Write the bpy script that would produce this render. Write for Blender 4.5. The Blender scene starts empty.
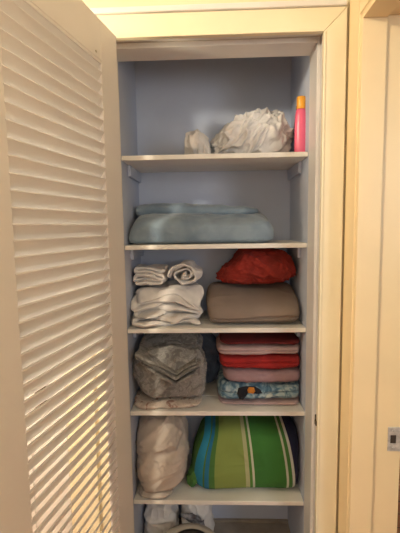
import bpy, bmesh, math, random
import numpy as np
from mathutils import Vector, Matrix

random.seed(4)
SC = bpy.context.scene
COL = SC.collection

# ------------------------------------------------------------------ camera
cam = bpy.data.objects.new('camera', bpy.data.cameras.new('camera'))
COL.objects.link(cam)
cam.data.sensor_fit = 'HORIZONTAL'
cam.data.sensor_width = 36.0
cam.data.lens = 380.853 / 400 * 36.0
cam.data.clip_start = 0.02
rgt = Vector((0.99929406, 0.03421305, -0.01551956))
upv = Vector((0.01197381, 0.10150867, 0.99476259))
fwd = Vector((-0.03560923, 0.99424618, -0.10102735))
CAMZ = 1.48
cam.matrix_world = Matrix(((rgt.x, upv.x, -fwd.x, -0.0066),
                           (rgt.y, upv.y, -fwd.y, -1.3129),
                           (rgt.z, upv.z, -fwd.z, CAMZ), (0, 0, 0, 1)))
SC.camera = cam

# ------------------------------------------------------------------ world, light, exposure
w = bpy.data.worlds.new('world'); SC.world = w
w.use_nodes = True
w.node_tree.nodes['Background'].inputs[0].default_value = (0.75, 0.85, 1.0, 1)
w.node_tree.nodes['Background'].inputs[1].default_value = 0.25
SC.view_settings.view_transform = 'Standard'
SC.view_settings.look = 'None'
SC.view_settings.gamma = 1.0
SC.view_settings.use_curve_mapping = False
SC.view_settings.exposure = 0.12

def area(name, loc, target, sx, sy, power, color):
    l = bpy.data.lights.new(name, 'AREA'); l.shape = 'RECTANGLE'
    l.size = sx; l.size_y = sy; l.energy = power; l.color = color
    o = bpy.data.objects.new(name, l); COL.objects.link(o)
    o.location = loc
    o.rotation_euler = (Vector(target) - Vector(loc)).to_track_quat('-Z', 'Y').to_euler()
    return o

LAMP = (-1.15, -1.45, 2.40)
lp = bpy.data.lights.new('lamp_light', 'POINT'); lp.energy = 96; lp.color = (1.0, 0.87, 0.66)
lp.shadow_soft_size = 0.09
lpo = bpy.data.objects.new('lamp_light', lp); COL.objects.link(lpo); lpo.location = LAMP
SLAT_GLOW = (-0.90, -0.20, 1.42)  # added unseen lamp behind the door, makes the slats glow
lp2 = bpy.data.lights.new('slat_glow_light', 'POINT'); lp2.energy = 29; lp2.color = (1.0, 0.85, 0.58)
lp2.shadow_soft_size = 0.06
lpo2 = bpy.data.objects.new('slat_glow_light', lp2); COL.objects.link(lpo2); lpo2.location = SLAT_GLOW
# daylight from the next room's windows, plus an added neutral fill behind the camera
area('next_room_daylight', (1.65, -2.42, 1.75), (0.1, 0.3, 1.2), 0.8, 1.1, 24, (0.88, 0.94, 1.0))
area('hall_fill', (0.15, -2.9, 1.7), (0, 0, 1.2), 0.6, 1.0, 3.5, (0.95, 0.97, 1.0))

# ------------------------------------------------------------------ materials
def mat(name, color, rough=0.6, metal=0.0, var=0.0, vscale=20.0, bump=0.0, bscale=200.0, col2=None, sheen=0.0, trans=0.0, spec=None):
    m = bpy.data.materials.new(name); m.use_nodes = True
    nt = m.node_tree; b = nt.nodes['Principled BSDF']
    b.inputs['Base Color'].default_value = (*color, 1)
    b.inputs['Roughness'].default_value = rough
    b.inputs['Metallic'].default_value = metal
    if sheen: b.inputs['Sheen Weight'].default_value = sheen
    if trans: b.inputs['Transmission Weight'].default_value = trans
    if spec is not None: b.inputs['Specular IOR Level'].default_value = spec
    tc = nt.nodes.new('ShaderNodeTexCoord')
    if var or col2:
        n = nt.nodes.new('ShaderNodeTexNoise'); n.inputs['Scale'].default_value = vscale
        n.inputs['Detail'].default_value = 4
        nt.links.new(tc.outputs['Object'], n.inputs['Vector'])
        r = nt.nodes.new('ShaderNodeValToRGB')
        c2 = col2 if col2 else tuple(c * (1 - var) for c in color)
        r.color_ramp.elements[0].position = 0.35; r.color_ramp.elements[1].position = 0.65
        r.color_ramp.elements[0].color = (*c2, 1); r.color_ramp.elements[1].color = (*color, 1)
        nt.links.new(n.outputs[0], r.inputs[0]); nt.links.new(r.outputs[0], b.inputs['Base Color'])
    if bump:
        n2 = nt.nodes.new('ShaderNodeTexNoise'); n2.inputs['Scale'].default_value = bscale
        n2.inputs['Detail'].default_value = 3
        nt.links.new(tc.outputs['Object'], n2.inputs['Vector'])
        bp = nt.nodes.new('ShaderNodeBump'); bp.inputs['Strength'].default_value = bump
        bp.inputs['Distance'].default_value = 0.004
        nt.links.new(n2.outputs[0], bp.inputs['Height']); nt.links.new(bp.outputs[0], b.inputs['Normal'])
    return m

M = {}
M['trim'] = mat('cream_gloss_paint', (0.83, 0.745, 0.535), 0.38, var=0.05, vscale=6, bump=0.08, bscale=40)
M['frame'] = mat('lamp_warmed_cream_paint', (0.86, 0.68, 0.40), 0.4, var=0.04, vscale=6, bump=0.08, bscale=40)  # cream with extra yellow painted in for the warm lamp light here
M['jamb'] = mat('white_jamb_paint', (0.74, 0.72, 0.70), 0.4, var=0.06, vscale=8)
M['door'] = mat('white_door_paint', (0.77, 0.76, 0.78), 0.42, var=0.04, vscale=5, bump=0.06, bscale=60)
M['hallwall'] = mat('hall_wall_paint', (0.78, 0.68, 0.48), 0.8, var=0.05, vscale=4, bump=0.1)
M['closet'] = mat('closet_wall_paint', (0.52, 0.58, 0.72), 0.75, var=0.06, vscale=5, bump=0.1, bscale=120)
M['farwall'] = mat('far_hall_paint', (0.42, 0.39, 0.36), 0.8, bump=0.1)  # darkened so these unseen walls bounce less light into the closet
M['ceil'] = mat('ceiling_paint', (0.85, 0.82, 0.75), 0.9, bump=0.1)
M['shelf'] = mat('shelf_paint', (0.80, 0.785, 0.74), 0.42, var=0.06, vscale=9, bump=0.06, bscale=50)
M['closetfloor'] = mat('closet_floor_boards', (0.36, 0.31, 0.26), 0.6, var=0.2, vscale=14)
M['metal'] = mat('worn_metal', (0.70, 0.66, 0.60), 0.45, metal=0.35, var=0.35, vscale=60)
M['dark'] = mat('hole_shade', (0.035, 0.022, 0.015), 0.7)
M['brass'] = mat('old_dark_metal', (0.10, 0.075, 0.045), 0.5, metal=0.6)

def wood_mat():
    m = bpy.data.materials.new('red_brown_floorboards'); m.use_nodes = True
    nt = m.node_tree; b = nt.nodes['Principled BSDF']; b.inputs['Roughness'].default_value = 0.45
    tc = nt.nodes.new('ShaderNodeTexCoord'); mp = nt.nodes.new('ShaderNodeMapping')
    mp.inputs['Scale'].default_value = (1.5, 12, 1)
    n = nt.nodes.new('ShaderNodeTexNoise'); n.inputs['Scale'].default_value = 4; n.inputs['Detail'].default_value = 5
    br = nt.nodes.new('ShaderNodeTexBrick'); br.inputs['Scale'].default_value = 1.0
    br.inputs['Brick Width'].default_value = 1.2; br.inputs['Row Height'].default_value = 0.09
    br.inputs['Mortar Size'].default_value = 0.002
    br.inputs['Color1'].default_value = (0.62, 0.25, 0.10, 1); br.inputs['Color2'].default_value = (0.52, 0.19, 0.07, 1)
    br.inputs['Mortar'].default_value = (0.05, 0.02, 0.01, 1)
    mx = nt.nodes.new('ShaderNodeMixRGB'); mx.blend_type = 'MULTIPLY'; mx.inputs[0].default_value = 0.5
    nt.links.new(tc.outputs['Object'], mp.inputs[0]); nt.links.new(mp.outputs[0], n.inputs['Vector'])
    nt.links.new(tc.outputs['Object'], br.inputs['Vector'])
    nt.links.new(br.outputs[0], mx.inputs[1]); nt.links.new(n.outputs[1], mx.inputs[2])
    nt.links.new(mx.outputs[0], b.inputs['Base Color'])
    return m
M['floor'] = wood_mat()

# ------------------------------------------------------------------ helpers
def link(name, verts, faces, m, parent=None, smooth=False):
    me = bpy.data.meshes.new(name)
    me.from_pydata([tuple(map(float, v)) for v in verts], [], [tuple(map(int, f)) for f in faces])
    me.update()
    o = bpy.data.objects.new(name, me); COL.objects.link(o)
    if m: me.materials.append(m)
    if smooth: me.polygons.foreach_set('use_smooth', [True] * len(me.polygons))
    if parent: o.parent = parent
    return o

def boxes(name, lst, m, parent=None, bevel=0.0, rot=None):
    """every (x0,x1,y0,y1,z0,z1) in lst becomes a box of ONE mesh"""
    V = []; F = []
    for (x0, x1, y0, y1, z0, z1) in lst:
        b = len(V)
        V += [(x0,y0,z0),(x1,y0,z0),(x1,y1,z0),(x0,y1,z0),(x0,y0,z1),(x1,y0,z1),(x1,y1,z1),(x0,y1,z1)]
        F += [[b+i for i in f] for f in ((0,3,2,1),(4,5,6,7),(0,1,5,4),(1,2,6,5),(2,3,7,6),(3,0,4,7))]
    o = link(name, V, F, m, parent)
    if bevel:
        bv = o.modifiers.new('bevel', 'BEVEL'); bv.width = bevel; bv.segments = 2; bv.limit_method = 'ANGLE'
    return o

def empty(name, loc=(0,0,0), rz=0):
    o = bpy.data.objects.new(name, None); COL.objects.link(o)
    o.location = loc; o.rotation_euler = (0, 0, rz); o.empty_display_size = 0.05
    return o

def tag(o, label, cat, group=None, kind=None):
    o['label'] = label; o['category'] = cat
    if group: o['group'] = group
    if kind: o['kind'] = kind
    return o

def struct(o, label=None, cat=None):
    o['kind'] = 'structure'
    if label: o['label'] = label
    if cat: o['category'] = cat
    return o

# value noise on numpy arrays -------------------------------------------------
_rng = np.random.RandomState(11)
_T = _rng.rand(32, 32, 32) * 2 - 1
def vnoise(P):
    P = np.asarray(P, float); i = np.floor(P).astype(int); f = P - i
    f = f * f * f * (f * (f * 6 - 15) + 10)
    x0, y0, z0 = (i[:, 0] & 31), (i[:, 1] & 31), (i[:, 2] & 31)
    x1, y1, z1 = (x0 + 1) & 31, (y0 + 1) & 31, (z0 + 1) & 31
    fx, fy, fz = f[:, 0], f[:, 1], f[:, 2]
    l = lambda a, b, t: a + (b - a) * t
    return l(l(l(_T[x0,y0,z0], _T[x1,y0,z0], fx), l(_T[x0,y1,z0], _T[x1,y1,z0], fx), fy),
             l(l(_T[x0,y0,z1], _T[x1,y0,z1], fx), l(_T[x0,y1,z1], _T[x1,y1,z1], fx), fy), fz)
def fbm(P, oct=3):
    s = 0; a = 1.0; P = np.asarray(P, float)
    for k in range(oct):
        s = s + a * vnoise(P + 7.3 * k); P = P * 2.03; a *= 0.5
    return s
def ridged(P, warp=0.6, seed=0.0):
    """sharp crease ridges in [0,1]"""
    P = np.asarray(P, float) + seed
    W = np.stack([vnoise(P * 0.7 + 3.1), vnoise(P * 0.7 + 9.7), vnoise(P * 0.7 + 17.2)], 1)
    P = P + warp * W
    a = 1 - np.abs(vnoise(P)) * 2.0
    b = 1 - np.abs(vnoise(P * 2.1 + 5.5)) * 2.0
    return np.clip(a, 0, 1) ** 1.6 + 0.45 * np.clip(b, 0, 1) ** 1.6

def cube_sphere(n):
    V = []; F = []; idx = {}
    def vid(p):
        k = tuple(p)
        if k not in idx: idx[k] = len(V); V.append(p)
        return idx[k]
    for ax in range(3):
        for s in (0, n):
            for i in range(n):
                for j in range(n):
                    q = []
                    for (a, b) in ((i,j),(i+1,j),(i+1,j+1),(i,j+1)):
                        p = [0,0,0]; p[ax] = s; p[(ax+1)%3] = a; p[(ax+2)%3] = b
                        q.append(vid(tuple(p)))
                    F.append(q if s else q[::-1])
    return np.array(V, float) / n * 2 - 1, F
_CS = {}
def soft(name, c, size, m, parent=None, ex=(3,3,3), n=40, shape=None, wr=0.0, wf=12.0, wstretch=(1,1,1), seed=0.0, lump=0.0, lf=5.0, rot=0.0, ztop=None, wr2=0.0, wf2=34.0):
    """superellipsoid body: c centre of its BASE, size full extents; creased along its normals"""
    if n not in _CS: _CS[n] = cube_sphere(n)
    U, F = _CS[n]
    U = np.tan(U * math.pi / 4)
    e = np.array(ex)
    r = (np.abs(U) ** e[None, :]).sum(1)
    # radial projection on |x|^ex+|y|^ey+|z|^ez=1 by bisection
    lo = np.full(len(U), 0.2); hi = np.full(len(U), 1.0)
    for _ in range(30):
        mid = (lo + hi) / 2
        v = (np.abs(U * mid[:, None]) ** e[None, :]).sum(1)
        lo = np.where(v < 1, mid, lo); hi = np.where(v < 1, hi, mid)
    S = U * hi[:, None]
    N = np.sign(S) * np.abs(S) ** (e - 1) / (np.array(size) / 2)
    N /= np.linalg.norm(N, axis=1)[:, None] + 1e-9
    P = S * np.array(size) / 2
    P[:, 2] += size[2] / 2
    if shape is not None: P = shape(P, S)
    cr_, sr_ = math.cos(rot), math.sin(rot)
    Q = np.stack([P[:, 0]*cr_ + P[:, 2]*sr_, P[:, 1], -P[:, 0]*sr_ + P[:, 2]*cr_], 1) * np.array(wstretch)
    d = np.zeros(len(P))
    if lump: d = d + lump * fbm(Q * lf + seed * 1.7 + 31, 2)
    if wr: d = d + wr * (ridged(Q * wf, seed=seed) - 0.5)
    if wr2: d = d + wr2 * (ridged(Q * wf2, warp=0.9, seed=seed + 40) - 0.4)
    top = np.clip((S[:, 2] + 1.0) / 0.25, 0, 1)
    P = P + N * (d * top)[:, None]
    P[:, 2] = np.maximum(P[:, 2], 0.0005)
    if ztop: P[:, 2] = np.minimum(P[:, 2], ztop)
    o = link(name, P + np.array(c) if parent is None else P, F, m, parent, smooth=True)
    if parent is None:
        # keep the origin at the base
        me = o.data
        co = P
        me.vertices.foreach_set('co', co.ravel()); o.location = c
    o.data.update()
    return o, P, S

def ribbon(name, path, thick, y0, y1, m, parent=None, loc=None, ny=22, wr=0.004, wf=14, seed=0.0, edge=0.008, drape=None):
    """a folded cloth: a strip following path (list of x,z) with a thickness, laid along y; one mesh"""
    path = np.array(path, float)
    # resample with rounding (Catmull-Rom)
    pts = []
    for i in range(len(path) - 1):
        p0 = path[max(i-1, 0)]; p1 = path[i]; p2 = path[i+1]; p3 = path[min(i+2, len(path)-1)]
        for t in np.linspace(0, 1, 8, endpoint=False):
            pts.append(0.5*((2*p1)+(-p0+p2)*t+(2*p0-5*p1+4*p2-p3)*t*t+(-p0+3*p1-3*p2+p3)*t**3))
    pts.append(path[-1]); pts = np.array(pts); k = len(pts)
    T = np.gradient(pts, axis=0); T /= np.linalg.norm(T, axis=1)[:, None] + 1e-9
    Nn = np.stack([-T[:, 1], T[:, 0]], 1)
    h = thick / 2
    ring = np.concatenate([pts + Nn * h, (pts + T[-1] * 0)[-1:] + T[-1:] * h, (pts - Nn * h)[::-1], pts[:1] - T[:1] * h])
    arc = np.concatenate([[0], np.cumsum(np.linalg.norm(np.diff(pts, axis=0), axis=1))])
    s = np.concatenate([arc, arc[-1:], arc[::-1], arc[:1]])
    R = len(ring); V = []; 
    ys = np.linspace(0, 1, ny)
    # pinch at both ends so the cloth edge is rounded
    cen = np.concatenate([pts, pts[-1:], pts[::-1], pts[:1]])
    rows = []
    for t in ys:
        e = min(t, 1 - t) * (y1 - y0); g = math.sqrt(max(0.0, 1 - max(0.0, 1 - e / h) ** 2)) * 0.85 + 0.15 if e < h else 1.0
        xy = cen + (ring - cen) * g
        yo = y0 + (y1 - y0) * t + edge * vnoise(np.stack([s * 9 + seed, np.full(R, seed + (0 if t < .5 else 5)), np.full(R, .3)], 1)) * (1 - t)
        rows.append(np.stack([xy[:, 0], yo, xy[:, 1]], 1))
    P = np.concatenate(rows)
    W = np.stack([fbm(P * wf + seed + a, 2) for a in (0, 13.7, 27.1)], 1)
    P = P + wr * W
    if drape: P = drape(P)
    F = []
    for a in range(ny - 1):
        for b in range(R):
            c2 = (b + 1) % R
            F.append((a*R+b, (a+1)*R+b, (a+1)*R+c2, a*R+c2))
    # end caps as strips between the two sides
    for a, flip in ((0, False), (ny - 1, True)):
        for b in range(k - 1):
            i0, i1 = b, b + 1; j0, j1 = R - 2 - b, R - 3 - b
            q = (a*R+i0, a*R+i1, a*R+j1, a*R+j0)
            F.append(q[::-1] if flip else q)
        F.append((a*R+k-1, a*R+k, a*R+k+1) if not flip else (a*R+k+1, a*R+k, a*R+k-1))
        F.append((a*R+0, a*R+R-2, a*R+R-1) if not flip else (a*R+R-1, a*R+R-2, a*R+0))
    o = link(name, P, F, m, parent, smooth=True)
    bm = bmesh.new(); bm.from_mesh(o.data); bmesh.ops.recalc_face_normals(bm, faces=bm.faces); bm.to_mesh(o.data); bm.free()
    if loc is not None: o.location = loc
    return o

def lathe(name, prof, m, parent=None, loc=(0,0,0), n=28, sx=1.0, sy=1.0):
    V = []; F = []
    for (r, z) in prof:
        for i in range(n):
            a = 2*math.pi*i/n; V.append((r*math.cos(a)*sx, r*math.sin(a)*sy, z))
    for a in range(len(prof)-1):
        for i in range(n):
            j = (i+1) % n; F.append((a*n+i, a*n+j, (a+1)*n+j, (a+1)*n+i))
    F.append(tuple(range(n))[::-1]); F.append(tuple((len(prof)-1)*n+i for i in range(n)))
    o = link(name, V, F, m, parent, smooth=True); o.location = loc
    return o

# ------------------------------------------------------------------ room shell
W = 0.35            # half the closet opening
ZH = 2.092          # head of the opening
YB = 0.476          # closet back wall
XR = 0.447          # plane of the right hall wall
YJ = -0.109         # far jamb of the right doorway
CEIL = 2.56
XE = -2.2          # where the closet's front wall ends, behind the open door

struct(boxes('floor', [(-2.6, 2.9, -3.1, 2.2, -0.05, 0.0)], M['floor']))
struct(boxes('ceiling', [(-2.6, 2.9, -3.1, 2.2, CEIL, CEIL+0.05)], M['ceil']))
# front wall of the closet with its opening
struct(boxes('wall_front', [(XE, -W-0.02, 0.0, 0.11, 0, CEIL), (W+0.02, 0.6, 0.0, 0.11, 0, CEIL),
                            (-W-0.02, W+0.02, 0.0, 0.11, ZH+0.03, CEIL)], M['hallwall']))
# closet interior
struct(boxes('wall_closet_back', [(-W-0.1, W+0.1, YB, YB+0.05, 0, CEIL)], M['closet']))
struct(boxes('wall_closet_left', [(-W-0.1, -W, 0.1475, YB, 0, CEIL), (-W-0.1, -W-0.0205, 0.1105, 0.1475, 0, CEIL)], M['closet']))
struct(boxes('wall_closet_right', [(W, W+0.1, 0.1475, YB, 0, CEIL), (W+0.0205, W+0.1, 0.1105, 0.1475, 0, CEIL)], M['closet']))
struct(boxes('ceiling_closet', [(-W, W, 0.11, YB, 2.42, 2.45)], M['closet']))
struct(boxes('floor_closet', [(-W, W, 0.0, YB, 0.0, 0.006)], M['closetfloor']))
struct(boxes('baseboard_closet', [(-W, W, YB-0.012, YB, 0.006, 0.018)], M['closetfloor']))
# right hall wall, with a doorway
struct(boxes('wall_right', [(XR, 0.602, YJ+0.018, 0.0, 0, CEIL), (XR, 0.598, -0.93, YJ+0.018, ZH+0.02, CEIL),
                            (XR, 0.598, -3.0, -0.93, 0, CEIL)], M['hallwall']))
# rest of the hall and the next room (out of view, they bounce the light)
struct(boxes('wall_hall_end', [(-2.2, 0.6, -3.1, -3.0, 0, CEIL)], M['farwall']))
struct(boxes('wall_left', [(-2.3, -2.2, -3.1, 2.1, 0, CEIL)], M['farwall']))
# a white door in the front wall, hidden behind the open louvered door and glimpsed between its slats
d2 = struct(boxes('door_2', [(-1.45, -0.547, -0.012, 0.0, 0.01, 2.06), (-1.33, -0.68, -0.018, -0.012, 1.15, 1.95), (-1.33, -0.68, -0.018, -0.012, 0.15, 0.75)], M['jamb'], bevel=0.002),
            'plain white door in the wall behind the open louvered door', 'door')
dh = boxes('door_handle', [(-0.655, -0.615, -0.02, -0.012, 0.84, 1.04), (-0.76, -0.625, -0.06, -0.045, 0.945, 0.965), (-0.645, -0.625, -0.05, -0.02, 0.945, 0.965)], M['brass'], d2, bevel=0.002)
dh['label'] = 'dark metal handle and plate'
struct(boxes('trim_5', [(-0.545, -0.440, -0.016, 0.0, 0, 2.15), (-1.53, -1.452, -0.016, 0.0, 0, 2.15), (-1.452, -0.545, -0.016, 0.0, 2.07, 2.15)], M['trim'], bevel=0.003),
       'cream casing of the white door behind the louvered door', 'door casing')
struct(boxes('wall_next_room', [(0.598, 2.7, 1.9, 2.0, 0, CEIL), (2.7, 2.8, -2.6, 2.0, 0, CEIL), (0.598, 2.7, -2.6, -2.5, 0, CEIL),
                                (0.598, 0.62, YJ+0.2, 1.9, 0, CEIL), (0.598, 0.62, -2.6, -1.05, 0, CEIL)], M['ceil']))

# ---- closet door casing, jambs and stops
def mitred(name, x0, x1, z1, cw, m, th=0.016):
    """casing round an opening x0..x1 with head z1: three mitred boards and an inner bead, facing -y"""
    V = []; F = []
    def prism(poly, y0, y1):
        b = len(V); k = len(poly)
        for (x, z) in poly: V.append((x, y0, z))
        for (x, z) in poly: V.append((x, y1, z))
        F.append([b+i for i in range(k)]); F.append([b+k+i for i in range(k)][::-1])
        for i in range(k):
            j = (i+1) % k; F.append([b+i, b+k+i, b+k+j, b+j])
    g = 0.0004
    for a, y0 in ((0.008, -th), (0.0, -th-0.004)):
        lo, hi = (a, cw) if y0 == -th else (0.0, 0.008)
        prism([(x0-hi, 0), (x0-lo, 0), (x0-lo, z1+lo-g), (x0-hi, z1+hi-g)], y0, 0)
        prism([(x1+lo, 0), (x1+hi, 0), (x1+hi, z1+hi-g), (x1+lo, z1+lo-g)], y0, 0)
        prism([(x0-lo, z1+lo), (x1+lo, z1+lo), (x1+hi, z1+hi), (x0-hi, z1+hi)], y0, 0)
    o = link(name, V, F, m)
    bm = bmesh.new(); bm.from_mesh(o.data); bmesh.ops.recalc_face_normals(bm, faces=bm.faces); bm.to_mesh(o.data); bm.free()
    bv = o.modifiers.new('bevel', 'BEVEL'); bv.width = 0.0025; bv.segments = 2; bv.limit_method = 'ANGLE'
    return o
casing = struct(mitred('trim_1', -W-0.003, W+0.003, ZH+0.004, 0.0745, M['trim']), 'cream painted casing around the linen closet opening', 'door casing')
boxes('cap_moulding', [(-W-0.0875, W+0.0745, -0.024, 0.0, ZH+0.0785, ZH+0.098)], M['jamb'], casing, bevel=0.004)
jamb = struct(boxes('trim_2', [(-W-0.02, -W-0.012, 0.0, 0.147, 0, ZH+0.03), (W+0.012, W+0.02, 0.0, 0.147, 0, ZH+0.03),
                               (-W-0.012, W+0.012, 0.0, 0.147, ZH+0.019, ZH+0.03)], M['jamb'], bevel=0.002),
              'white painted jamb lining the linen closet opening', 'door jamb')
boxes('door_stop', [(-W-0.012, -W, 0.045, 0.147, 0, ZH+0.019), (W, W+0.012, 0.045, 0.147, 0, ZH+0.019),
                    (-W, W, 0.045, 0.147, ZH, ZH+0.019)], M['jamb'], jamb, bevel=0.002)
catch = boxes('latch_keeper', [(W+0.004, W+0.012, -0.002, 0.022, 0.765, 0.80), (W-0.001, W+0.004, -0.012, 0.006, 0.773, 0.790)], M['brass'], jamb, bevel=0.001)
catch['label'] = 'small dark metal latch keeper'

# ---- right doorway: casing on the hall wall, jamb with stop and strike plate
c2 = struct(boxes('trim_3', [(0.4325, XR, YJ+0.006, -0.0175, 0, 2.2), (0.4325, XR, -1.02, -0.935, 0, 2.2), (0.4325, XR, -0.935, YJ+0.006, ZH+0.006, 2.2)], M['frame'], bevel=0.003),
            'cream painted casing of the right doorway, seen edge-on', 'door casing')
j2 = struct(boxes('trim_4', [(0.436, 0.599, YJ, YJ+0.018, 0, ZH), (0.436, 0.599, -0.93, YJ+0.018, ZH, ZH+0.018), (0.436, 0.599, -0.95, -0.93, 0, ZH+0.018)], M['frame'], bevel=0.002),
            'cream painted jamb of the right doorway with metal strike plate', 'door jamb')
boxes('door_stop', [(0.436, 0.508, YJ-0.012, YJ, 0, ZH), (0.436, 0.508, -0.93, YJ-0.012, ZH-0.012, ZH)], M['frame'], j2, bevel=0.002)
def plate():
    x0, x1, z0, z1 = 0.556, 0.597, 0.742, 0.824
    hx0, hx1, hz0, hz1 = 0.564, 0.583, 0.768, 0.797
    y0, y1 = YJ-0.0025, YJ
    o = boxes('strike_plate', [(x0,hx0,y0,y1,z0,z1),(hx1,x1,y0,y1,z0,z1),(hx0,hx1,y0,y1,z0,hz0),(hx0,hx1,y0,y1,hz1,z1),
                               (x1-0.001,x1+0.012,y0-0.002,y0+0.001,hz0-0.004,hz1+0.004)], M['metal'], j2)
    o['label'] = 'worn metal strike plate'
    boxes('latch_hole_shade', [(hx0,hx1,YJ-0.0006,YJ+0.0,hz0,hz1)], M['dark'], o)  # thin dark slab standing in for the shade inside the hole
    for z in (z0+0.012, z1-0.012):
        s = lathe('screw', [(0.004,0),(0.004,0.001),(0.002,0.0018)], M['metal'], o)
        s.location = (0.5735, y0, z); s.rotation_euler = (math.pi/2, 0, 0)
plate()

# ------------------------------------------------------------------ louvered closet door, swung open to the left
DA = 0.2126
door = empty('door_1', (-0.3052, -0.0512, 0.0))
struct(door, 'white louvered closet door standing open at the left', 'door')
# local frame: +X along the door away from the hinge, +Y out of the face seen here
ux, uy = -math.sin(DA), -math.cos(DA); nx, ny_ = math.cos(DA), -math.sin(DA)
door.matrix_world = Matrix(((ux, nx, 0, -0.3052), (uy, ny_, 0, -0.0512), (0, 0, 1, 0), (0, 0, 0, 1)))
DW, DT, L1, L2, ZT, ZL, ZB = 0.69, 0.032, 0.1062, 0.5081, 2.086, 1.961, 0.24
door_len = DW
boxes('stile', [(0.0, L1, -DT, 0, 0.012, ZT)], M['door'], door, bevel=0.002)
boxes('stile', [(L2, DW, -DT, 0, 0.012, ZT)], M['door'], door, bevel=0.002)
boxes('rail', [(L1, L2, -DT, 0, ZL, ZT)], M['door'], door, bevel=0.0012)
boxes('rail', [(L1, L2, -DT, 0, 0.012, ZB)], M['door'], door, bevel=0.0012)
def louvers():
    V = []; F = []
    th = math.radians(57); sw = 0.0585; t = 0.0052; pitch = 0.0342
    prof = []
    for (a, b) in ((-sw/2, 0), (-sw/2+0.0012, t/2), (0, t/2+0.0004), (sw/2-0.0012, t/2), (sw/2, 0), (sw/2-0.0012, -t/2), (0, -t/2-0.0004), (-sw/2+0.0012, -t/2)):
        # along slat: from the near top edge down to the far edge
        dy, dz = -math.cos(th), -math.sin(th)
        prof.append((a*dy + b*(-dz), a*dz + b*dy))
    z = ZL - 0.012
    while z > ZB - 0.02:
        b0 = len(V); k = len(prof)
        jit = random.uniform(-0.0008, 0.0008)
        for x in (L1-0.003, L2+0.003):
            for (py, pz) in prof: V.append((x, -DT/2 + py, z + pz + jit))
        for i in range(k):
            j = (i+1) % k; F.append((b0+i, b0+j, b0+k+j, b0+k+i))
        F.append([b0+i for i in range(k)][::-1]); F.append([b0+k+i for i in range(k)])
        z -= pitch
    # trim to the opening between the rails is hidden by the rails themselves
    o = link('louver_panel', V, F, M['door'], door)
    bm = bmesh.new(); bm.from_mesh(o.data); bmesh.ops.recalc_face_normals(bm, faces=bm.faces); bm.to_mesh(o.data); bm.free()
    return o
louvers()
for z in (1.83, 1.05, 0.25):
    h = lathe('hinge', [(0.0055, -0.045), (0.0055, 0.045)], M['brass'], door, n=12)
    h.location = (-0.007, -DT+0.002, z)
sc_ = lathe('screw', [(0.004, 0), (0.004, 0.0012), (0.0015, 0.002)], M['metal'], door, n=12)
sc_.location = (0.135, 0.0, 1.985); sc_.rotation_euler = (-math.pi/2, 0, 0)

# ------------------------------------------------------------------ ceiling lamp of the hall (above the frame)
lm = empty('ceiling_lamp', (LAMP[0], LAMP[1], CEIL))
tag(lm, 'warm round lamp on the hall ceiling behind the louvered door', 'lamp')
lathe('lamp_base', [(0.06, -0.012), (0.065, 0.0)], M['metal'], lm)
glow = bpy.data.materials.new('warm_bulb'); glow.use_nodes = True
gb = glow.node_tree.nodes['Principled BSDF']; gb.inputs['Emission Color'].default_value = (1, 0.74, 0.36, 1); gb.inputs['Emission Strength'].default_value = 6
lathe('bulb', [(0.012, -0.075), (0.03, -0.06), (0.033, -0.045), (0.02, -0.02), (0.015, -0.012)], glow, lm)

sc2 = empty('added_wall_lamp', (SLAT_GLOW[0], -0.018, SLAT_GLOW[2]))
tag(sc2, 'small added wall lamp, unseen, lighting the louver slats from behind', 'lamp')
boxes('lamp_base', [(-0.04, 0.04, -0.018, 0.0, -0.05, 0.05)], M['metal'], sc2, bevel=0.004)
boxes('arm', [(-0.008, 0.008, -0.182, -0.018, -0.052, -0.040)], M['metal'], sc2, bevel=0.002)
lathe('bulb', [(0.012, -0.045), (0.026, -0.02), (0.028, 0.0), (0.018, 0.02), (0.006, 0.028)], glow, sc2, loc=(0, -0.182, 0))

# ------------------------------------------------------------------ shelves
ZS = [1.755, 1.417, 1.087, 0.747, 0.363]
YF = 0.147
where = ['topmost white shelf under the crumpled white plastic bag and pink bottle',
         'second white shelf from the top, under the blue-grey folded blanket',
         'third white shelf, under the white towels and taupe pillow',
         'fourth white shelf, under the grey bedding and the towel stack',
         'lowest white shelf, under the beige pillow and striped green towel']
for z, lab in zip(ZS, where):
    s = empty('closet_shelf', (0, YF, z-0.018))
    tag(s, lab, 'shelf', 'white closet shelves')
    d = YB - YF
    boxes('board', [(-W+0.001, W-0.001, 0, d*0.45-0.001, 0, 0.018), (-W+0.001, W-0.001, d*0.45+0.001, d-0.001, 0, 0.018),
                    (-W+0.001, W-0.001, d*0.44, d*0.46, 0.004, 0.014)], M['shelf'], s, bevel=0.002)
    for sx in (-1, 1):
        xa, xb = sorted((sx*(W-0.0005), sx*(W-0.013)))
        boxes('cleat', [(xa, xb, 0.10, d-0.001, -0.046, -0.0003)], M['closet'], s, bevel=0.002)

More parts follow.
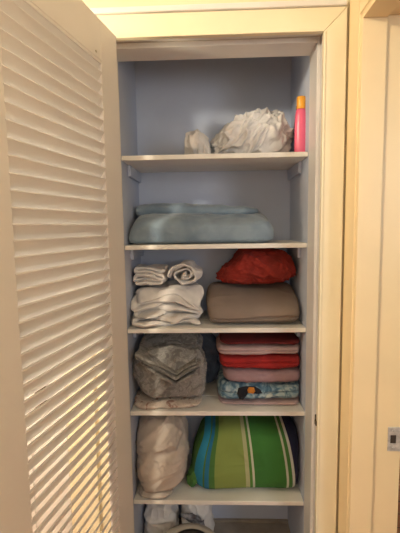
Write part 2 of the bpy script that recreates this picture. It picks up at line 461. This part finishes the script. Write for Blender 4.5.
# ------------------------------------------------------------------ fabrics
F_ = {}
F_['bag'] = mat('white_plastic_film', (0.64, 0.63, 0.63), 0.38, var=0.06, vscale=30)
F_['carrier'] = mat('white_carrier_plastic', (0.80, 0.79, 0.79), 0.4, var=0.06, vscale=30)
F_['twist'] = mat('grey_plastic_film', (0.36, 0.36, 0.39), 0.4, col2=(0.10,0.10,0.12), vscale=45)
F_['white'] = mat('white_terry', (0.80, 0.77, 0.75), 0.95, var=0.08, vscale=40, bump=0.5, bscale=500)
F_['bluegrey'] = mat('blue_grey_velour', (0.25, 0.33, 0.41), 0.9, col2=(0.14, 0.20, 0.27), vscale=8, bump=0.3, bscale=250, sheen=0.3)
F_['taupe'] = mat('taupe_cotton', (0.235, 0.185, 0.155), 0.9, var=0.1, vscale=12, bump=0.2, bscale=300)
F_['red'] = mat('red_fleece', (0.29, 0.022, 0.012), 0.9, var=0.3, vscale=16, bump=0.4, bscale=200)
F_['redtowel'] = mat('red_terry', (0.36, 0.018, 0.018), 0.95, var=0.25, vscale=30, bump=0.4, bscale=400)
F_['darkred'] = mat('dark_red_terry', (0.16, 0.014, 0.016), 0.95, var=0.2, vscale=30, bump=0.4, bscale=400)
F_['pinkwhite'] = mat('pale_pink_terry', (0.50, 0.36, 0.365), 0.95, var=0.1, vscale=30, bump=0.4, bscale=400)
F_['mauve'] = mat('mauve_terry', (0.33, 0.215, 0.24), 0.95, var=0.12, vscale=30, bump=0.4, bscale=400)
F_['beige'] = mat('beige_cotton', (0.50, 0.44, 0.39), 0.9, var=0.07, vscale=7, bump=0.15, bscale=300)
F_['slate'] = mat('slate_blue_cotton', (0.09, 0.125, 0.20), 0.9, var=0.3, vscale=25, bump=0.2)
F_['green'] = mat('green_hem', (0.07, 0.20, 0.045), 0.9, var=0.15, vscale=40, bump=0.4, bscale=400)
F_['pink'] = mat('pink_lotion_plastic', (0.78, 0.13, 0.24), 0.3)
F_['cap'] = mat('orange_yellow_cap', (0.85, 0.38, 0.03), 0.35)
F_['maroon'] = mat('dark_maroon_plastic', (0.09, 0.015, 0.02), 0.3)
F_['tub'] = mat('beige_plastic', (0.46, 0.42, 0.36), 0.45)
F_['black'] = mat('black_plastic', (0.012, 0.012, 0.013), 0.35)

def ramp_mat(name, stops, attr=None, noise=None, rough=0.92, bump=0.3, bscale=400, interp='CONSTANT'):
    """colour bands along a mesh attribute, or blotches from a noise"""
    m = bpy.data.materials.new(name); m.use_nodes = True
    nt = m.node_tree; b = nt.nodes['Principled BSDF']; b.inputs['Roughness'].default_value = rough
    r = nt.nodes.new('ShaderNodeValToRGB'); r.color_ramp.interpolation = interp
    while len(r.color_ramp.elements) < len(stops): r.color_ramp.elements.new(1.0)
    for e, (p, c) in zip(r.color_ramp.elements, stops): e.position = p; e.color = (*c, 1)
    tc = nt.nodes.new('ShaderNodeTexCoord')
    if attr:
        a = nt.nodes.new('ShaderNodeAttribute'); a.attribute_name = attr
        nt.links.new(a.outputs['Fac'], r.inputs[0])
    else:
        n = nt.nodes.new('ShaderNodeTexNoise'); n.inputs['Scale'].default_value = noise[0]; n.inputs['Detail'].default_value = noise[1]
        n.inputs['Distortion'].default_value = noise[2]
        nt.links.new(tc.outputs['Object'], n.inputs['Vector']); nt.links.new(n.outputs[0], r.inputs[0])
    nt.links.new(r.outputs[0], b.inputs['Base Color'])
    n2 = nt.nodes.new('ShaderNodeTexNoise'); n2.inputs['Scale'].default_value = bscale
    nt.links.new(tc.outputs['Object'], n2.inputs['Vector'])
    bp = nt.nodes.new('ShaderNodeBump'); bp.inputs['Strength'].default_value = bump; bp.inputs['Distance'].default_value = 0.003
    nt.links.new(n2.outputs[0], bp.inputs['Height']); nt.links.new(bp.outputs[0], b.inputs['Normal'])
    return m
F_['greyfloral'] = ramp_mat('grey_floral_cotton', [(0.0, (0.12,0.115,0.115)), (0.44, (0.17,0.165,0.16)), (0.5, (0.28,0.27,0.26)), (0.58, (0.20,0.195,0.19)), (0.66, (0.32,0.305,0.29))], noise=(26, 5, 1.2), interp='LINEAR', bump=0.15)
F_['cream floral'] = ramp_mat('cream_floral_cotton', [(0.0, (0.30,0.23,0.20)), (0.42, (0.55,0.47,0.40)), (0.55, (0.60,0.52,0.45)), (0.62, (0.33,0.20,0.16))], noise=(34, 4, 1.0), interp='LINEAR', bump=0.15)
F_['bluewhite'] = ramp_mat('blue_print_terry', [(0.0, (0.02,0.04,0.09)), (0.40, (0.06,0.13,0.20)), (0.5, (0.16,0.26,0.33)), (0.6, (0.36,0.45,0.48))], noise=(17, 4, 2.0), interp='LINEAR')

# ------------------------------------------------------------------ top shelf
def shp_bag(P, S):
    x = P[:, 0]
    h = np.interp(x, [-0.2, -0.13, -0.06, 0.02, 0.09, 0.15, 0.19], [0.60, 0.80, 0.90, 0.98, 1.05, 1.0, 0.92])
    P[:, 2] *= h
    P[:, 1] += 0.10 * P[:, 2]
    return P
o, _, _ = soft('plastic_bag', (0.150, 0.29, ZS[0]), (0.296, 0.22, 0.172), F_['bag'], ex=(2.6,2.4,2.4), n=100, shape=shp_bag, wr=0.024, wf=18, wr2=0.004, wf2=34, wstretch=(0.45,1,1.25), rot=0.75, seed=3.0, lump=0.016, lf=10)
tag(o, 'crumpled white plastic bag heaped on the top shelf beside pink bottle', 'bag')
def shp_cloth(P, S):
    P[:, 0] += 0.12 * P[:, 2] * np.sign(-P[:, 0])
    return P
o, _, _ = soft('cloth', (-0.064, 0.255, ZS[0]), (0.116, 0.14, 0.104), F_['bag'], ex=(2.6,2.4,2.8), n=40, shape=shp_cloth, wr=0.015, wf=18, wr2=0.003, wf2=34, wstretch=(1.6,1,0.4), seed=8.0)
tag(o, 'small limp white cloth slumped against left of the crumpled bag', 'cloth')

b = empty('lotion_bottle', (0.3355, 0.212, ZS[0])); tag(b, 'pink lotion bottle with orange-yellow cap on the top shelf', 'bottle')
lathe('body', [(0.020,0),(0.0235,0.004),(0.0245,0.02),(0.0245,0.07),(0.024,0.12),(0.0225,0.148),(0.020,0.162),(0.0175,0.169),(0.0155,0.172)], F_['pink'], b, sx=1.0, sy=0.72)
cp = lathe('cap', [(0.0165,0.171),(0.0172,0.173),(0.0168,0.212),(0.0155,0.216),(0.004,0.217)], F_['cap'], b, sx=1.0, sy=0.9); cp['label'] = 'orange-yellow cap'
b = empty('dark_bottle', (0.3342, 0.254, ZS[0])); tag(b, 'dark maroon bottle mostly hidden behind the pink bottle', 'bottle')
lathe('body', [(0.012,0),(0.0155,0.004),(0.0155,0.13),(0.012,0.15),(0.008,0.158)], F_['maroon'], b)
lathe('cap', [(0.009,0.157),(0.009,0.195),(0.006,0.199)], F_['maroon'], b)

# ------------------------------------------------------------------ second shelf: folded blanket
def shp_blanket(P, S):
    # low front edge, the top sloping up to the back, both ends drawn in at the top
    y = P[:, 1]; t = np.clip((y + 0.14) / 0.28, 0, 1); u = P[:, 0] / 0.295; k = P[:, 2] / 0.15
    P[:, 2] *= (0.55 + 0.45 * t ** 0.8) * (1.0 - 0.06 * np.clip(u, 0, 1))
    P[:, 0] += 0.035 * k ** 1.5 * np.clip(-u, 0, 1) - 0.03 * k ** 2 * np.clip(u, 0, 1) ** 2
    return P
o, _, _ = soft('folded_blanket', (-0.055, 0.318, ZS[1]), (0.600, 0.29, 0.160), F_['bluegrey'], ex=(12,5.0,6.0), n=64, shape=shp_blanket, wr=0.005, wf=9, seed=2.0, lump=0.004, lf=6)
def shp_layer(P, S):
    P[:, 2] *= 1.0 - 0.25 * np.clip(P[:, 0] / 0.24, -0.3, 1)
    return P
ly, _, _ = soft('upper_layer', (-0.025, 0.075, 0.118), (0.535, 0.17, 0.062), F_['bluegrey'], parent=o, ex=(12,3.4,2.2), n=44, shape=shp_layer, wr=0.004, wf=10, seed=6.0, lump=0.004, lf=6)
ly.location = (-0.020, 0.058, 0.104)
tag(o, 'blue-grey velour blanket folded flat alone on the second shelf', 'blanket')

# ------------------------------------------------------------------ third shelf: white towels, taupe pillow, red cloth
def serp(x0, x1, zs, first_left=True, jit=0.0, seed=1):
    rr = random.Random(seed); path = []
    left = first_left
    for i, z in enumerate(zs):
        a, c = x0 + rr.uniform(0, jit), x1 - rr.uniform(0, jit)
        xs = [a, a + (c-a)*0.3, a + (c-a)*0.7, c]
        if left: xs = xs[::-1]
        path += [(x, z + rr.uniform(-0.001, 0.001)) for x in xs]
        left = not left
    return path
def drape_big(P):
    # the upper layers sag over the front right corner
    x = P[:, 0]; y = P[:, 1]; z = P[:, 2]
    fr = np.clip((0.10 - y) / 0.10, 0, 1); rr = np.clip((x - 0.02) / 0.12, 0, 1)
    P[:, 2] = np.maximum(z - 0.35 * z * rr ** 1.5 * fr + 0.012*np.sin(x*16+1)*np.clip(z/0.1,0,1), 0.001+0.0*z)
    P[:, 0] += 0.010 * np.sin(z * 55) * fr
    P[:, 1] += 0.30 * z * fr
    P[:, 2] -= 0.022 * np.clip(z / 0.12, 0, 1) * fr ** 2 * (P[:, 2] > 0.05)
    return P
tw = ribbon('white_towel', serp(-0.133, 0.140, [0.0105 + 0.0203*k for k in range(7)], True, 0.024, 3), 0.0188, 0.0, 0.24, F_['white'],
            loc=(-0.199, 0.180, ZS[2]), wr=0.011, wf=13, seed=2.0, edge=0.05, drape=drape_big)
tw.rotation_euler.z = 0.10
tag(tw, 'large white towel folded in thick layers at bottom of the white pile', 'towel', 'white towels on the third shelf')
tw = ribbon('white_towel', serp(-0.062, 0.062, [0.0075 + 0.0148*k for k in range(5)], False, 0.014, 5), 0.0138, 0.0, 0.17, F_['white'],
            loc=(-0.270, 0.235, ZS[2]+0.157), wr=0.008, wf=17, seed=7.0, edge=0.03)
tw.rotation_euler.z = 0.06
tag(tw, 'small folded white towel on left top of the large white towel', 'towel', 'white towels on the third shelf')
spi = []
for i in range(34):
    a = i * 0.42; r_ = 0.009 + 0.00180 * i
    spi.append((r_ * 1.0 * math.cos(a + 2.0), 0.044 + 0.56 * r_ * math.sin(a + 2.0)))
tw = ribbon('white_towel', spi, 0.0088, 0.0, 0.19, F_['white'], loc=(-0.126, 0.225, ZS[2]+0.157), wr=0.012, wf=21, seed=12.0, edge=0.02)
tw.rotation_euler.z = -0.08
tag(tw, 'loosely rolled white towel on right top of the large white towel', 'towel', 'white towels on the third shelf')

def shp_taupe(P, S):
    P[:, 2] *= 0.62 + 0.38 * np.clip((P[:, 1] + 0.13) / 0.16, 0, 1)
    P[:, 1] += 0.30 * P[:, 2]
    g = np.exp(-((P[:, 2] - 0.030 - 0.006*np.sin(P[:, 0]*15)) / 0.005) ** 2)
    P[:, 1] += 0.010 * g * (S[:, 1] < 0)
    return P
o, _, _ = soft('pillow', (0.156, 0.288, ZS[2]), (0.386, 0.26, 0.150), F_['taupe'], ex=(13,3.4,2.7), n=56, shape=shp_taupe, wr=0.006, wf=7, wstretch=(0.6,1,1.4), seed=5.0, lump=0.009, lf=6, ztop=0.148)
tag(o, 'flat taupe pillow on the third shelf under a red cloth', 'pillow')
def shp_redcloth(P, S):
    x = P[:, 0]
    h = np.interp(x, [-0.17, -0.12, -0.05, 0.03, 0.10, 0.17], [0.45, 0.62, 0.92, 1.0, 0.98, 0.85])
    P[:, 2] *= h
    P[:, 2] -= 0.0
    return P
o, _, _ = soft('red_cloth', (0.170, 0.33, ZS[2]+0.151), (0.330, 0.22, 0.145), F_['red'], ex=(2.6,2.4,3.0), ztop=0.154, n=72, shape=shp_redcloth, wr2=0.006, wf2=26, wr=0.015, wf=11, wstretch=(0.7,1,1.3), rot=-0.4, seed=6.0, lump=0.012, lf=7)
tag(o, 'crumpled bright red fleece cloth lying on the taupe pillow', 'cloth')

# ------------------------------------------------------------------ fourth shelf: grey bedding, slate cloth, towel stack
o, _, _ = soft('floral_cloth', (-0.203, 0.262, ZS[3]), (0.285, 0.215, 0.028), F_['cream floral'], ex=(5,4,2.4), n=40, wr=0.008, wf=16, seed=4.0, ztop=0.026)
tag(o, 'cream floral cloth lying flat under the grey bedding bundle', 'cloth')
def shp_bed(P, S):
    t = P[:, 2] / 0.25
    P[:, 0] *= 1.0 - 0.16 * np.clip(t - 0.55, 0, 1)
    P[:, 0] += 0.05 * np.clip(0.5 - t, 0, 1) * np.clip(-P[:, 0] / 0.145, 0, 1)
    P[:, 1] += 0.04 * P[:, 2]
    P[:, 2] *= 1.0 - 0.12*np.abs(P[:, 0])/0.15
    return P
bed, _, _ = soft('bedding', (-0.190, 0.262, ZS[3]+0.028), (0.308, 0.20, 0.222), F_['greyfloral'], ex=(5,3.4,4.2), n=64, shape=shp_bed, wr=0.012, wf=10, wr2=0.005, wf2=24, wstretch=(0.6,1,1.3), rot=0.8, seed=9.0, lump=0.010, lf=6)
tag(bed, 'bundle of grey floral bedding stuffed at left of the fourth shelf', 'bedding')
# the folded-over flap on top: layered, its front corner hanging as a point
def flap_drape(P):
    x = P[:, 0]; y = P[:, 1]
    fr = np.clip((0.13 - y) / 0.13, 0, 1)
    pt = np.clip(1 - np.abs(x - 0.03) / 0.17, 0, 1)
    P[:, 1] -= 0.022 * fr * pt
    P[:, 2] -= 0.135 * fr ** 1.5 * pt + 0.02 * fr * (1-pt)
    P[:, 2] += 0.010 * np.sin(x * 20 + 1)
    return P
fl = ribbon('folded_flap', serp(-0.125, 0.125, [0.0, 0.013, 0.026, 0.039], True, 0.02, 8), 0.0105, -0.125, 0.11, F_['greyfloral'], bed, wr=0.007, wf=10, seed=3.0, edge=0.03, drape=flap_drape)
fl.location = (0.0, -0.005, 0.218)
o, _, _ = soft('slate_cloth', (-0.080, 0.425, ZS[3]), (0.17, 0.075, 0.25), F_['slate'], ex=(2.6,3,3), n=40, wr=0.010, wf=13, seed=1.5, lump=0.008)
tag(o, 'dark slate-blue cloth wedged between grey bedding and towel stack', 'cloth')

def stack_item(name, z, h, x0, x1, m, seed, layers=2, y0=0.19, lump=0.004, ex=(9,3.6,3.0), wr=0.003):
    def sh(P, S):
        zz = P[:, 2] / h
        for k in range(1, layers):
            g = np.exp(-((zz - k/layers + 0.05*np.sin(P[:, 0]*14+seed)) / 0.07) ** 2)
            P[:, 1] += 0.008 * g * (S[:, 1] < 0)
        return P
    return soft(name, ((x0+x1)/2, y0 + 0.115, z), (x1-x0, 0.23, h), m, ex=ex, n=48, shape=sh, wr=wr, wf=12, seed=seed, lump=lump, lf=9, ztop=h)
G = 'folded towels stacked on the fourth shelf'
z = ZS[3]
o, _, _ = stack_item('folded_towel', z, 0.020, 0.005, 0.3485, F_['pinkwhite'], 1.0, 1)
tag(o, 'thin pale towel at the very bottom of the right stack', 'towel', G); z += 0.020
o, P, S = stack_item('folded_towel', z, 0.072, 0.008, 0.3485, F_['bluewhite'], 2.0, 2, ex=(10,4,3.4))
tag(o, 'blue and white printed towel with black and orange figure, near stack bottom', 'towel', G)
tz = z; z += 0.072
o, _, _ = stack_item('folded_towel', z, 0.060, 0.030, 0.349, F_['mauve'], 3.0, 1)
tag(o, 'dusty mauve towel between the blue printed and red towels', 'towel', G); z += 0.060
o, _, _ = stack_item('folded_towel', z, 0.058, 0.012, 0.3485, F_['redtowel'], 4.0, 2)
tag(o, 'bright red folded towel in the middle of the stack', 'towel', G); z += 0.058
o, _, _ = stack_item('folded_towel', z, 0.043, 0.000, 0.3485, F_['pinkwhite'], 5.0, 2)
tag(o, 'pale pink towel between the bright red and dark red towels', 'towel', G); z += 0.043
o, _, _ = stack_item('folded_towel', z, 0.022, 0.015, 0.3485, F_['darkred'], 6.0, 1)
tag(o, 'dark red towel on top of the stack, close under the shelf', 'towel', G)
# the print on the towel: a black blot with an orange patch, stitched flat on its front
def patch(name, pts, m, y, parent, th=0.0025):
    k = len(pts)
    V = [(x, y, zz) for x, zz in pts] + [(x, y+th, zz) for x, zz in pts]
    F = [list(range(k)), [k+i for i in range(k)][::-1]] + [[i, k+i, k+(i+1)%k, (i+1)%k] for i in range(k)]
    q = link(name, V, F, m, parent); return q
tow = [c for c in COL.objects if c.get('label', '').startswith('blue and white printed')][0]

# ------------------------------------------------------------------ fifth shelf: beige pillow, striped towel
def shp_pil(P, S):
    t = P[:, 2] / 0.30
    rs = np.interp(t, [0, 0.12, 0.3, 0.5, 0.85, 1.0], [0.55, 0.80, 0.97, 1.0, 0.94, 0.8]); ls = np.interp(t, [0, 0.2, 0.8, 1.0], [0.9, 1.0, 1.0, 0.85])
    P[:, 0] *= np.where(P[:, 0] > 0, rs, ls)
    P[:, 1] += 0.16 * P[:, 2] - 0.02
    cr = np.exp(-((P[:, 2] - 0.19 - 0.25*P[:, 0] + 0.012*np.sin(P[:, 0]*40)) / 0.012) ** 2) * (S[:, 1] < 0)
    P[:, 1] += 0.014 * cr
    return P
o, _, _ = soft('pillow', (-0.240, 0.275, ZS[4]), (0.216, 0.25, 0.32), F_['beige'], ex=(3.4,2.6,3.6), n=60, shape=shp_pil, wr=0.010, wf=9, wr2=0.005, wf2=20, wstretch=(0.5,1,1.5), rot=0.6, seed=41.0, lump=0.010, lf=8)
tag(o, 'plump beige pillow stood upright at left of the lowest shelf', 'pillow')
corner, _, _ = soft('pillow_corner', (-0.02, -0.085, 0.002), (0.15, 0.11, 0.030), F_['beige'], parent=o, ex=(2.2,2.2,2.2), n=28, wr=0.006, wf=18, seed=5.0)
corner.location = (-0.02, -0.085, 0.002)

stripes = [(0.0, (0.05,0.15,0.035)), (0.045, (0.018,0.24,0.42)), (0.118, (0.06,0.17,0.04)), (0.135, (0.012,0.15,0.30)), (0.175, (0.06,0.17,0.04)), (0.225, (0.22,0.30,0.075)),
           (0.50, (0.40,0.41,0.22)), (0.532, (0.07,0.20,0.035)), (0.555, (0.50,0.52,0.40)), (0.578, (0.04,0.17,0.03)),
           (0.845, (0.48,0.50,0.40)), (0.865, (0.05,0.17,0.04)), (0.897, (0.52,0.53,0.48)), (0.918, (0.010,0.013,0.045))]
F_['stripe'] = ramp_mat('striped_green_terry', stripes, attr='stripe')
def shp_str(P, S):
    x = P[:, 0]
    P[:, 2] *= np.interp(x, [-0.22, -0.1, 0.05, 0.22], [0.90, 1.0, 1.0, 0.96])
    P[:, 0] += 0.070 * (P[:, 2] / 0.275) ** 2.2 * np.clip((-0.06 - x) / 0.17, 0, 1)
    P[:, 1] += 0.05*P[:, 2] + 0.07 * np.clip((-0.15 - x) / 0.09, 0, 1) ** 2 * (S[:, 1] < 0)
    return P
o, P, S = soft('striped_towel', (0.1125, 0.300, ZS[4]), (0.473, 0.25, 0.275), F_['stripe'], ex=(14,3.6,3.8), n=72, shape=shp_str, wr=0.004, wf=7, seed=21.0, lump=0.006, lf=6)
tag(o, 'thick folded towel striped blue, lime, green and navy on lowest shelf', 'towel')
# stripe coordinate woven along the cloth: bends round the left end
sx_ = (S[:, 0] + 1) / 2
zc = P[:, 2] / 0.272 - 0.5
yfront = (0.02 - P[:, 1]) / 0.13
st = sx_ + 0.16 * (zc ** 2 - 0.08) * np.clip(sx_ - 0.35, -0.35, 1) + 0.085 * zc * sx_
at_ = o.data.attributes.new('stripe', 'FLOAT', 'POINT'); at_.data.foreach_set('value', st.astype(np.float32))
hem, _, _ = soft('corner_flap', (0,0,0), (0.052, 0.10, 0.085), F_['green'], parent=o, ex=(2.2,2.4,2.0), n=28, wr=0.008, wf=26, seed=4.0, shape=lambda P, S: P * np.array((1,1,1)) + np.stack([0.35*P[:, 2], 0*P[:, 2], 0*P[:, 2]], 1))
hem.location = (-0.232, -0.045, 0.001); hem['label'] = 'green hemmed corner'

# ------------------------------------------------------------------ closet floor: carrier bags and a round tub
def shp_pb(P, S):
    t = np.clip(P[:, 2] / 0.22, 0, 1)
    P[:, 0] *= 1 - 0.06 * t; P[:, 1] *= 1 - 0.3 * t
    return P
for (x, y, sx, h, sd, lab) in ((-0.265, 0.350, 0.145, 0.235, 3.0, 'left white plastic bag on the closet floor behind beige tub'),
                               (-0.100, 0.372, 0.150, 0.235, 9.0, 'right white plastic bag on the closet floor with knotted handles')):
    o, _, _ = soft('carrier_bag', (x, y, 0.006), (sx, 0.20, h), F_['carrier'], ex=(3.2,2.4,3.6), n=44, shape=shp_pb, wr=0.012, wf=15, seed=sd, lump=0.010, lf=8)
    tag(o, lab, 'bag', 'white bags on the closet floor')
    if sd == 9.0:
        hd, _, _ = soft('handle', (0, 0, 0), (0.12, 0.03, 0.032), F_['twist'], parent=o, ex=(2.5,2.2,2.2), n=24, wr=0.008, wf=30, seed=2.0)
        hd.location = (-0.02, -0.100, 0.158); hd.rotation_euler = (0, 0.45, 0); hd['label'] = 'grey twisted handle'

# ------------------------------------------------------------------ printed figure on the blue towel
def front_y(o, x, z):
    """y of the towel's front face at local x, z"""
    best = 1.0
    for v in o.data.vertices:
        if abs(v.co.x - x) < 0.006 and abs(v.co.z - z) < 0.005: best = min(best, v.co.y)
    return best
def print_patch(name, pts, m, lift):
    k = len(pts); V = []; F = []
    cx = sum(p[0] for p in pts)/k; cz = sum(p[1] for p in pts)/k
    for q in (1.0, 0.5):
        for (x, zz) in pts:
            xx, z2 = cx + (x-cx)*q, cz + (zz-cz)*q
            V.append((xx, front_y(tow, xx, z2) - lift, z2))
    V.append((cx, front_y(tow, cx, cz) - lift, cz))
    for i in range(k):
        j = (i+1) % k
        F.append((i, j, k+j, k+i)); F.append((k+i, k+j, 2*k))
    o = link(name, V, F, m, tow, smooth=True)
    so = o.modifiers.new('solid', 'SOLIDIFY'); so.thickness = 0.002; so.offset = 0
    return o
F_['black print'] = mat('black_print', (0.012, 0.013, 0.02), 0.95, bump=0.3, bscale=300)
F_['orange print'] = mat('orange_print', (0.60, 0.22, 0.03), 0.95, var=0.2, vscale=60, bump=0.3, bscale=300)
F_['pale print'] = mat('pale_print', (0.55, 0.60, 0.56), 0.95, var=0.2, vscale=60, bump=0.3, bscale=300)
print_patch('print', [(-0.085, 0.010), (-0.070, 0.009), (-0.062, 0.022), (-0.058, 0.040), (-0.045, 0.046), (-0.015, 0.034), (0.008, 0.036), (0.000, 0.052), (-0.020, 0.062), (-0.060, 0.064), (-0.090, 0.058), (-0.095, 0.034)], F_['black print'], 0.0015)['label'] = 'black printed shape'
print_patch('print', [(-0.050, 0.040), (-0.030, 0.036), (-0.021, 0.046), (-0.026, 0.060), (-0.046, 0.062), (-0.053, 0.052)], F_['orange print'], 0.0035)['label'] = 'orange printed patch'
print_patch('print', [(0.018, 0.014), (0.040, 0.016), (0.052, 0.030), (0.042, 0.036), (0.026, 0.028)], F_['pale print'], 0.0015)['label'] = 'pale printed patch'

# ------------------------------------------------------------------ beige tub on the closet floor, in front of the bags
tb = empty('tub', (-0.118, 0.092, 0.006)); tag(tb, 'round beige tub with black lid on closet floor before white bags', 'tub')
lathe('body', [(0.105,0),(0.115,0.006),(0.130,0.09),(0.136,0.150),(0.137,0.182),(0.128,0.198),(0.108,0.203),(0.098,0.196),(0.095,0.190),(0.02,0.190)], F_['tub'], tb, n=56)
ld = lathe('lid', [(0.086,0.1905),(0.088,0.193),(0.088,0.201),(0.080,0.206),(0.070,0.204),(0.064,0.197),(0.01,0.197)], F_['black'], tb, n=48)
ld.location = (0.006, 0.004, 0); ld['label'] = 'black lid'
